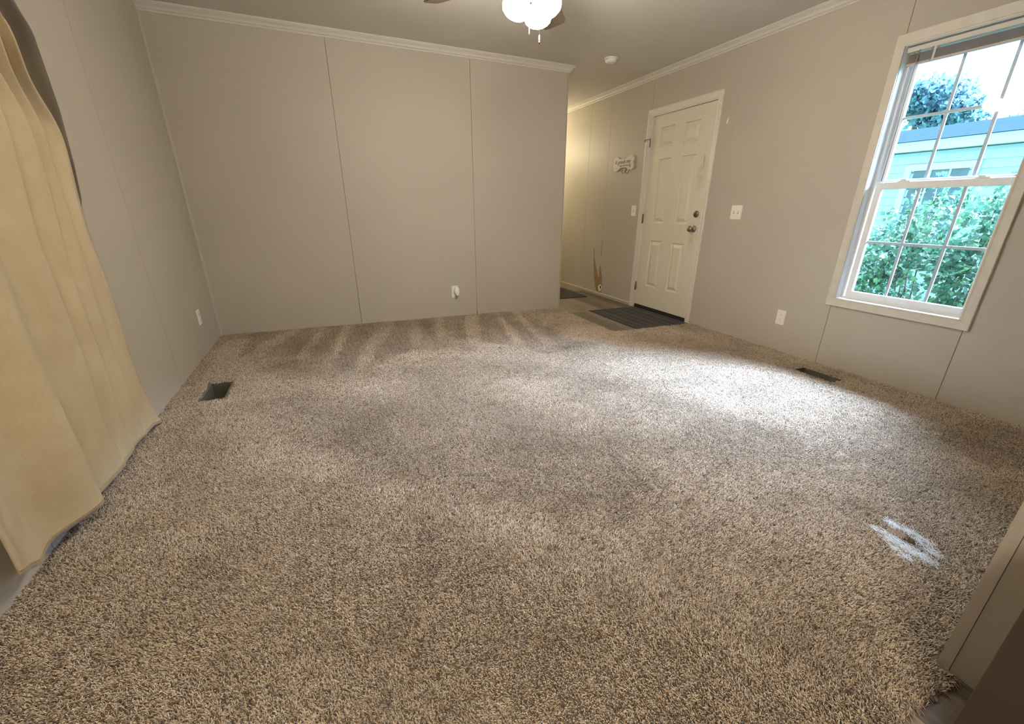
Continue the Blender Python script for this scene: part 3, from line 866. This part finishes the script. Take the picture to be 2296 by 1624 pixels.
NV = 14
NC = 8
for i in range(NV): cluster(i)
for i in range(NC): cluster(NV + i, .52)          # combed pile for the vacuum strokes and scuffs
SP = .0355
gx_ = np.arange(.016, RX - .008, SP); gy_ = np.arange(CY0 + .012, D - .008, SP)
X, Y = np.meshgrid(gx_, gy_); X = X.ravel() + rng.uniform(-.006, .006, X.size); Y = Y.ravel() + rng.uniform(-.006, .006, Y.size)
X = np.clip(X, .014, RX - .012); Y = np.clip(Y, CY0 + .008, D - .012)
keep = ~((X > ENTRY[0] - .012) & (Y > ENTRY[1] - .012))
for x0, y0, x1, y1 in VENTS: keep &= ~((X > x0 - .020) & (X < x1 + .020) & (Y > y0 - .020) & (Y < y1 + .020))
hx = (X - HOLE[0]) * -.27 + (Y - HOLE[1]) * -.96; hy = (X - HOLE[0]) * .96 - (Y - HOLE[1]) * .27
keep &= ~((hx / .058) ** 2 + (hy / .034) ** 2 < 1)
keep &= ~((X > 2.318) & (Y < -.364))
X = X[keep]; Y = Y[keep]
# pile direction: vacuum strokes near the back wall, drifting elsewhere
ang = 2.6 * np.sin(X * 1.7 + 1.3 * np.sin(Y * 1.1)) + 1.6 * np.sin(Y * 2.3 + X * .6) + 1.2 * np.sin(X * 5.1 + Y * 3.7)
stroke = (((X + .22 * (D - Y) + .05 * np.sin(X * 7)) / .30) % 1.0 < .68).astype(int)
fr = (Y > 2.85 + .30 * np.sin(X * 4.3)) & (X < 2.9) & (X > .25)
ang = np.where(fr, np.where(stroke == 0, PI / 2, -PI / 2) + .2 * np.sin(X * 30), ang)
scuff = np.sin(X * 4.3 + 2 * np.sin(Y * 2.9)) * np.sin(Y * 5.7 + 1.7 * np.sin(X * 3.1)) > .45
comb = fr | scuff
ang = ang + rng.normal(0, 1, X.size) * np.where(fr, .12, .45)
pm = bpy.data.meshes.new('carpet_pile'); pm.from_pydata(np.c_[X, Y, np.full(X.size, FZ + .002)].tolist(), [], [])
a1 = pm.attributes.new('rot', 'FLOAT_VECTOR', 'POINT'); a1.data.foreach_set('vector', np.c_[rng.normal(0, .03, X.size), rng.normal(0, .03, X.size), ang].astype(np.float32).ravel())
a2 = pm.attributes.new('pick', 'INT', 'POINT'); a2.data.foreach_set('value', np.where(comb, NV + rng.integers(0, NC, X.size), rng.integers(0, NV, X.size)).astype(np.int32))
a3 = pm.attributes.new('scl', 'FLOAT', 'POINT'); a3.data.foreach_set('value', rng.uniform(.92, 1.12, X.size).astype(np.float32))
pm.materials.append(MT['carpet'])
pile = bpy.data.objects.new('carpet_pile', pm); C.objects.link(pile); pile.parent = ct; pile.matrix_parent_inverse = Matrix.Translation(-ct.location)
pile['kind'] = 'stuff'
ng = bpy.data.node_groups.new('pile_scatter', 'GeometryNodeTree')
ng.interface.new_socket('Geometry', in_out='INPUT', socket_type='NodeSocketGeometry'); ng.interface.new_socket('Geometry', in_out='OUTPUT', socket_type='NodeSocketGeometry')
gi = ng.nodes.new('NodeGroupInput'); go = ng.nodes.new('NodeGroupOutput'); iop = ng.nodes.new('GeometryNodeInstanceOnPoints'); cin = ng.nodes.new('GeometryNodeCollectionInfo')
cin.inputs['Collection'].default_value = vcol; cin.inputs['Separate Children'].default_value = True; cin.inputs['Reset Children'].default_value = True


def nattr(name, ty):
    x = ng.nodes.new('GeometryNodeInputNamedAttribute'); x.data_type = ty; x.inputs['Name'].default_value = name
    return [s for s in x.outputs if s.enabled][0]


ng.links.new(gi.outputs[0], iop.inputs['Points']); ng.links.new(cin.outputs[0], iop.inputs['Instance']); iop.inputs['Pick Instance'].default_value = True
ng.links.new(nattr('pick', 'INT'), iop.inputs['Instance Index']); ng.links.new(nattr('rot', 'FLOAT_VECTOR'), iop.inputs['Rotation']); ng.links.new(nattr('scl', 'FLOAT'), iop.inputs['Scale'])
ng.links.new(iop.outputs[0], go.inputs[0])
gm = pile.modifiers.new('scatter', 'NODES'); gm.node_group = ng

# worn hole: bare pad in the middle, pale frayed backing threads around it
wh = thing('worn_spot_base', None, None, (HOLE[0], HOLE[1], FZ)); bpy.data.objects.remove(wh)
m = MB(); m.prism([(HOLE[0] - .27 * a_ * .062 + .96 * b_ * .036, HOLE[1] - .96 * a_ * .062 - .27 * b_ * .036, FZ + .0001) for a_, b_ in [(math.cos(k * PI / 8), math.sin(k * PI / 8)) for k in range(16)]], (0, 0, .0042))
tag(m.build('exposed_pad', MT['pad'], ct), 'brown pad showing through the worn hole in the carpet')


AX_ = Vector((-.27, -.96, 0)).normalized()          # the tear runs this way across the floor
BX_ = Vector((.96, -.27, 0)).normalized()


def threads(n, bands, mat, name, label, seed, l0, l1, z0):
    """bands: (centre u, centre v, half length, half width) in the tear's own axes"""
    rr = np.random.default_rng(seed); m = MB()
    for k in range(n):
        cu_, cv_, hl, hw = bands[rr.integers(len(bands))]
        u = cu_ + rr.normal(0, hl * .5); v = cv_ + rr.normal(0, hw * .85)
        a = rr.normal(0, .45) if rr.random() < .88 else rr.uniform(0, 2 * PI)
        L = rr.uniform(l0, l1); cvv = rr.normal(0, .5); p = []
        for s_ in range(5):
            t = s_ / 4 - .5; aa = a + cvv * t
            q_ = AX_ * (u + math.cos(aa) * L * t) + BX_ * (v + math.sin(aa) * L * t)
            p.append((HC[0] + q_.x, HC[1] + q_.y, z0 + .003 * math.cos(PI * t) + rr.uniform(0, .0015)))
        m.tube(p, .00048, 3, cap=False, smooth=False)
    o = m.build(name, mat, ct); o['kind'] = 'stuff'; tag(o, label); return o


HC = (2.766, -.078)
threads(620, [(-.085, .035, .030, .012), (-.040, .058, .035, .014), (.005, .060, .035, .016), (.060, .040, .035, .014), (-.060, -.050, .030, .010), (-.010, -.044, .030, .014), (.030, -.048, .035, .020), (.060, -.030, .035, .018), (.090, -.012, .030, .016), (.055, -.080, .030, .008)], MT['fray'], 'frayed_threads', 'pale frayed backing threads around the hole', 3, .018, .052, FZ + .013)
threads(70, [(-.035, .006, .030, .018)], MT['frayb'], 'frayed_yarn', 'tan yarn ends over the hole', 5, .015, .035, FZ + .012)
# loose yarn along the cut edge by the divider
m = MB(); rr = np.random.default_rng(9)
for k in range(170):
    x = rr.uniform(2.0, 2.335); y = CY0 + rr.uniform(-.004, .012); L = rr.uniform(.01, .026); a = rr.normal(-PI / 2, .6)
    m.tube([(x, y, FZ + .008), (x + math.cos(a) * L * .5, y + math.sin(a) * L * .5, FZ + .009), (x + math.cos(a) * L, y + math.sin(a) * L, FZ + .003)], .0009, 4, cap=False)
o = m.build('edge_yarn', MT['frayb'], ct); o['kind'] = 'stuff'

# ------------------------------------------------------------------ curtain
def lerp_tab(tab, z):
    if z <= tab[0][0]: return tab[0][1]
    for (a, b), (c_, d_) in zip(tab, tab[1:]):
        if z <= c_: return b + (d_ - b) * (z - a) / (c_ - a)
    return tab[-1][1]


YFAR = [(.02, 2.02), (.06, 1.985), (.24, 1.945), (.62, 1.935), (.98, 1.935), (1.25, 1.975), (1.38, 1.985), (1.43, 1.87), (1.49, 1.69), (1.54, 1.60), (1.60, 1.53), (1.70, 1.47), (2.15, 1.34)]
YNEAR = [(.1, .70), (.6, .72), (2.2, .76)]
#            crest/valley x offset from the wall at fractions of the width, bottom and top
FOLD = [(0, .10, .10), (.08, .07, .07), (.19, .045, .05), (.335, .118, .10), (.44, .064, .07), (.60, .062, .125), (.63, .056, .075), (.72, .058, .12), (.75, .050, .065), (.84, .052, .10), (.87, .046, .06), (.94, .047, .09), (1.0, .050, .05)]


def fold_x(s, z):
    t = min(1, max(0, z / 2.1)); P = [(a, b + (c_ - b) * t) for a, b, c_ in FOLD]
    for i in range(len(P) - 1):
        if s <= P[i + 1][0] + 1e-9:
            u = (s - P[i][0]) / (P[i + 1][0] - P[i][0]); u = u * u * (3 - 2 * u)
            return P[i][1] + (P[i + 1][1] - P[i][1]) * u
    return P[-1][1]


def cloth_grid(ns, nz, fn):
    V = [fn(i / (ns - 1), j / (nz - 1)) for j in range(nz) for i in range(ns)]
    F = [(j * ns + i, j * ns + i + 1, (j + 1) * ns + i + 1, (j + 1) * ns + i) for j in range(nz - 1) for i in range(ns - 1)]
    return V, F


def hem_z(s):
    P = [(0, .150), (.12, .075), (.19, .070), (.335, .082), (.45, .056), (.60, .050), (.8, .045), (.93, .040), (1, .008)]
    for (a, b), (c_, d_) in zip(P, P[1:]):
        if s <= c_: u = (s - a) / (c_ - a); return b + (d_ - b) * u
    return P[-1][1]


def cur(s, t):
    z0 = hem_z(s); z = z0 + (2.16 - z0) * t
    yn_ = lerp_tab(YNEAR, z); yl_ = lerp_tab(YFAR, min(z, 1.3))
    yf_ = sum(lerp_tab(YFAR, z + k_ * .012) for k_ in range(-3, 4)) / 7 if z > .3 else lerp_tab(YFAR, z)
    y = yn_ + (yl_ - yn_) * s - max(0, yl_ - yf_) * s ** 3
    e_ = min(1, max(0, (z - 1.36) / .26)); e_ = e_ * e_ * (3 - 2 * e_)
    x = fold_x(s, z) + .11 * e_ * max(0, (s - .62) / .38) + .004 * math.sin(9 * z + 14 * s) + .003 * math.sin(23 * s + 3 * z)
    return (x, y, z)


cu = thing('curtain', 'long tan curtain hanging against the left wall', 'curtain', (.08, 1.4, 2.16))
m = MB(); V, F = cloth_grid(150, 90, cur); m.add(V, F, 0, True)
o = m.build('drape', MT['curtain'], cu); sm_ = o.modifiers.new('thickness', 'SOLIDIFY'); sm_.thickness = .003
m = MB(); m.tube([Vector(cur(k / 149, .009)) + Vector((.0042, 0, 0)) for k in range(150)], .0016, 5); m.build('hem', MT['hem'], cu)
# dark back panel that shows past the light drape at the top
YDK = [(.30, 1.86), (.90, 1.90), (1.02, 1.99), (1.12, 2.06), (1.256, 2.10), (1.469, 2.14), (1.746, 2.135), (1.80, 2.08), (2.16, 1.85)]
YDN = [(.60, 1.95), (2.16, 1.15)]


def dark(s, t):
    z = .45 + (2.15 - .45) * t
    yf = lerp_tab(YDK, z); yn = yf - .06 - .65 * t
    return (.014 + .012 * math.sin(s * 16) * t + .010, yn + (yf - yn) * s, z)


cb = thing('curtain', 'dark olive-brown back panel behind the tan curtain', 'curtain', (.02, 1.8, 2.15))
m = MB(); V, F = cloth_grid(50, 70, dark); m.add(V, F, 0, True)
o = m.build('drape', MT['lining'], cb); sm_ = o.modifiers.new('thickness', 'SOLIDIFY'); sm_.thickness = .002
m = MB(); m.tube([(.075, .45, 2.175), (.075, 2.35, 2.175)], .011, 12)
for y in (.45, 2.35): m.lathe([(.011, 0), (.024, .01), (.024, .03), (.01, .045), (0, .046)], (.075, y, 2.175), (0, -1 if y < 1 else 1, 0), 14)
for y in (.6, 2.2): m.box((0, y - .008, 2.165), (.07, y + .008, 2.180))
tag(m.build('curtain_rod', MT['rod']), 'dark curtain rod on the left wall above the tan curtain', 'curtain rod')

# ------------------------------------------------------------------ brown cabinet end at the lower right
cabn = thing('cabinet', 'low dark brown cabinet at the lower right corner beside the wall end', 'cabinet', (2.7, -.75, FZ))
bx0, by0 = 2.085, -.492
ch = .52
m = MB(); m.box((bx0 + .02, -1.05, FZ), (RX - .6, by0 - .004, ch - .002)); m.build('body', MT['cab'], cabn, bevel=.004)
m = MB(); m.box((bx0, by0 - .09, FZ), (bx0 + .02, by0, ch)); m.box((bx0, -1.05, FZ), (bx0 + .02, -.97, ch)); m.box((bx0, -.97, FZ), (bx0 + .02, by0 - .09, .07)); m.box((bx0, -.97, ch - .07), (bx0 + .02, by0 - .09, ch)); m.box((bx0 + .008, -.97, .07), (bx0 + .02, by0 - .09, ch - .07))
m.build('end_panel', MT['cab'], cabn, bevel=.003)
m = MB(); m.box((bx0 - .015, -1.07, ch), (RX - .58, by0 + .006, ch + .022)); m.build('top', MT['cab'], cabn, bevel=.004)

# ------------------------------------------------------------------ outside
m = MB(); m.box((RX + .13, -14, -.62), (RX + 40, 40, -.55)); tag(m.build('ground', MT['grass']), kind='structure')
hx0 = RX + 5.0
hs = thing('house', 'pale lap-sided single-storey house seen through the window', 'house', (hx0, 3, -.55))
m = MB(); z = -.5; lap = .115
HW = (3.05, .75, 3.72, 1.70)
segs = rect_minus((-6, -.5, 16, 1.955), [HW])
k = 0
while z < 1.955:
    z2 = min(z + lap, 1.955)
    for (u0, v0, u1, v1) in rect_minus((-6, z, 16, z2), [HW]):
        m.prism([(hx0 - .016, u0, v0), (hx0 - .002, u0, v1), (hx0 + .05, u0, v1), (hx0 + .05, u0, v0)], (0, u1 - u0, 0))
    z = z2
m.box((hx0 + .05, -6, -.5), (hx0 + 4.3, 16, 1.955)); m.build('siding_wall', MT['siding'], hs)
m = MB(); m.box((hx0 - .12, -6.2, 1.965), (hx0 + .1, 16.2, 2.095)); m.build('fascia', MT['fascia'], hs)
m = MB(); m.prism([(hx0 - .16, -6.2, 2.098), (hx0 + 2.15, -6.2, 2.585), (hx0 + 4.46, -6.2, 2.098)], (0, 22.4, 0)); m.build('roof', MT['roof'], hs)
m = MB(); frame_ring(m, 2.93, .65, 3.84, 1.79, .09, .09, .09, .09, hx0 - .03, hx0 + .01)
wf = m.build('window', MT['fascia'], hs)
m = MB(); m.box((hx0 - .004, 3.02, .74), (hx0 + .004, 3.75, 1.70)); m.build('pane', MT['pane'], wf)
m = MB()
for y in (3.265, 3.505): m.box((hx0 - .012, y - .012, .74), (hx0 - .005, y + .012, 1.70))
m.build('muntin_grid', MT['fascia'], wf)


def foliage(name, mat, parent, clumps, n, size, seed, pointy=False):
    """clumps: (cx,cy,cz,rx,ry,rz) ellipsoids filled with small folded leaves"""
    r = np.random.default_rng(seed); wgt = np.array([c_[3] * c_[4] * c_[5] for c_ in clumps]) ** .75; wgt /= wgt.sum()
    ci = r.choice(len(clumps), n, p=wgt); Cc = np.array(clumps)[ci]
    d = r.normal(size=(n, 3)); d /= np.linalg.norm(d, axis=1)[:, None]; rad = r.uniform(.35, 1.03, n) ** .6
    P = Cc[:, :3] + d * rad[:, None] * Cc[:, 3:]
    a = r.normal(size=(n, 3)) + np.array([0, 0, -.5]); a /= np.linalg.norm(a, axis=1)[:, None]
    up_ = r.normal(size=(n, 3)); b = np.cross(a, up_); b /= np.linalg.norm(b, axis=1)[:, None]; nn = np.cross(a, b)
    s_ = (size * r.uniform(.6, 1.3, n))[:, None]
    base = P; tip = P + a * s_; l = P + a * s_ * .42 + b * s_ * .36 + nn * s_ * .10; rt = P + a * s_ * .42 - b * s_ * .36 + nn * s_ * .10
    V = np.stack([base, l, tip, rt], 1).reshape(-1, 3)
    if pointy:      # lobed leaf: five points
        l2 = P + a * s_ * .80 + b * s_ * .30; r2 = P + a * s_ * .80 - b * s_ * .30; mid = P + a * s_ * .62
        V = np.stack([base, l, mid + b * s_ * .13, l2, mid + a * s_ * .12, tip, mid + a * s_ * .12, r2, mid - b * s_ * .13, rt], 1).reshape(-1, 3); q_ = 10
    else: q_ = 4
    F = np.arange(n * q_).reshape(n, q_)
    me = bpy.data.meshes.new(name); me.from_pydata(V.tolist(), [], F.tolist()); me.materials.append(mat)
    at = me.color_attributes.new('col', 'FLOAT_COLOR', 'POINT')
    g = np.repeat(np.clip(r.beta(1.6, 1.6, n), 0, 1), q_); at.data.foreach_set('color', np.c_[g, g, g, np.ones_like(g)].astype(np.float32).ravel())
    o = bpy.data.objects.new(name, me); C.objects.link(o); o.parent = parent; o.matrix_parent_inverse = Matrix.Translation(-parent.location)
    return o


# shrub just outside the window, with sprigs reaching up
sh = thing('shrub', 'bright green leafy shrub close outside the window', 'shrub', (RX + 1.9, 1.9, -.55))
sx = RX + 1.75
cl = [(sx, 1.75, .45, .45, .55, .50), (sx + .1, 1.25, .55, .42, .45, .48), (sx, 2.15, .25, .40, .40, .45), (sx + .05, 1.6, .95, .35, .42, .36), (sx + .1, .9, .35, .45, .45, .55), (sx, 2.0, .75, .30, .28, .32), (sx + .1, 1.2, 1.05, .25, .22, .28), (sx, 1.5, -.1, .6, .9, .4), (sx, 2.45, -.1, .4, .5, .4), (sx + .1, .5, .0, .4, .5, .4)]
foliage('foliage', MT['leafa'], sh, cl, 12500, .066, 21, True)
for k, (y, z) in enumerate(((1.98, 1.28), (1.80, 1.42), (1.62, 1.34), (1.38, 1.38), (1.18, 1.48), (1.05, 1.25), (2.15, 1.12))):
    foliage('sprig', MT['leafa'], sh, [(sx + .05, y, z - .12, .06, .05, .17)], 46, .060, 30 + k, True)
m = MB()
for k in range(16):
    y = rng.uniform(.8, 2.3); m.tube([(sx, 1.5 + (y - 1.5) * .2, -.55), (sx + rng.uniform(-.1, .1), 1.5 + (y - 1.5) * .7, .3), (sx + rng.uniform(-.1, .1), y, rng.uniform(.9, 1.4))], [.012, .008, .003], 5)
m.build('stem', MT['stem'], sh)


def tree(label, x, y, crown, n, size, seed, trunk_h):
    t = thing('tree', label, 'tree', (x, y, -.55))
    foliage('crown', MT['leafb'], t, crown, n, size, seed)
    m = MB(); m.tube([(x, y, -.55), (x + .1, y + .1, trunk_h * .6), (x - .1, y - .1, trunk_h)], [.22, .17, .10], 10)
    for c_ in crown[:6]: m.tube([(x, y, trunk_h * .55), ((x + c_[0]) / 2, (y + c_[1]) / 2, (trunk_h + c_[2]) / 2 - .2), (c_[0], c_[1], c_[2])], [.08, .05, .02], 6)
    m.build('trunk', MT['stem'], t)


tx = RX + 12
tree('broad green tree behind the house roof, left in the window', tx, 7.7, [(tx, 7.75, 4.10, .9, .60, .42), (tx, 7.2, 3.95, .8, .62, .45), (tx, 6.75, 3.62, .7, .42, .40), (tx, 7.35, 3.55, .6, .5, .35), (tx, 6.4, 3.35, .5, .30, .25), (tx, 7.1, 3.2, .5, .4, .35), (tx, 8.1, 3.9, .5, .35, .3)], 5200, .15, 41, 3.2)
tx2 = RX + 15
tree('low tree at the left edge of the window above the roof', tx2, 9.9, [(tx2, 9.88, 3.38, .9, .64, .35), (tx2, 9.36, 3.15, .8, .70, .30), (tx2, 8.65, 3.03, .8, .70, .30), (tx2, 10.2, 3.73, .7, .41, .33)], 2600, .17, 43, 2.9)
tx3 = RX + 17
tree('small tree behind the roof near the right side of the window', tx3, 5.9, [(tx3, 7.4, 3.70, .7, .60, .36), (tx3, 6.6, 3.85, .7, .62, .38), (tx3, 5.75, 4.0, .7, .62, .46), (tx3, 5.2, 4.4, .6, .42, .36)], 2600, .17, 45, 3.0)
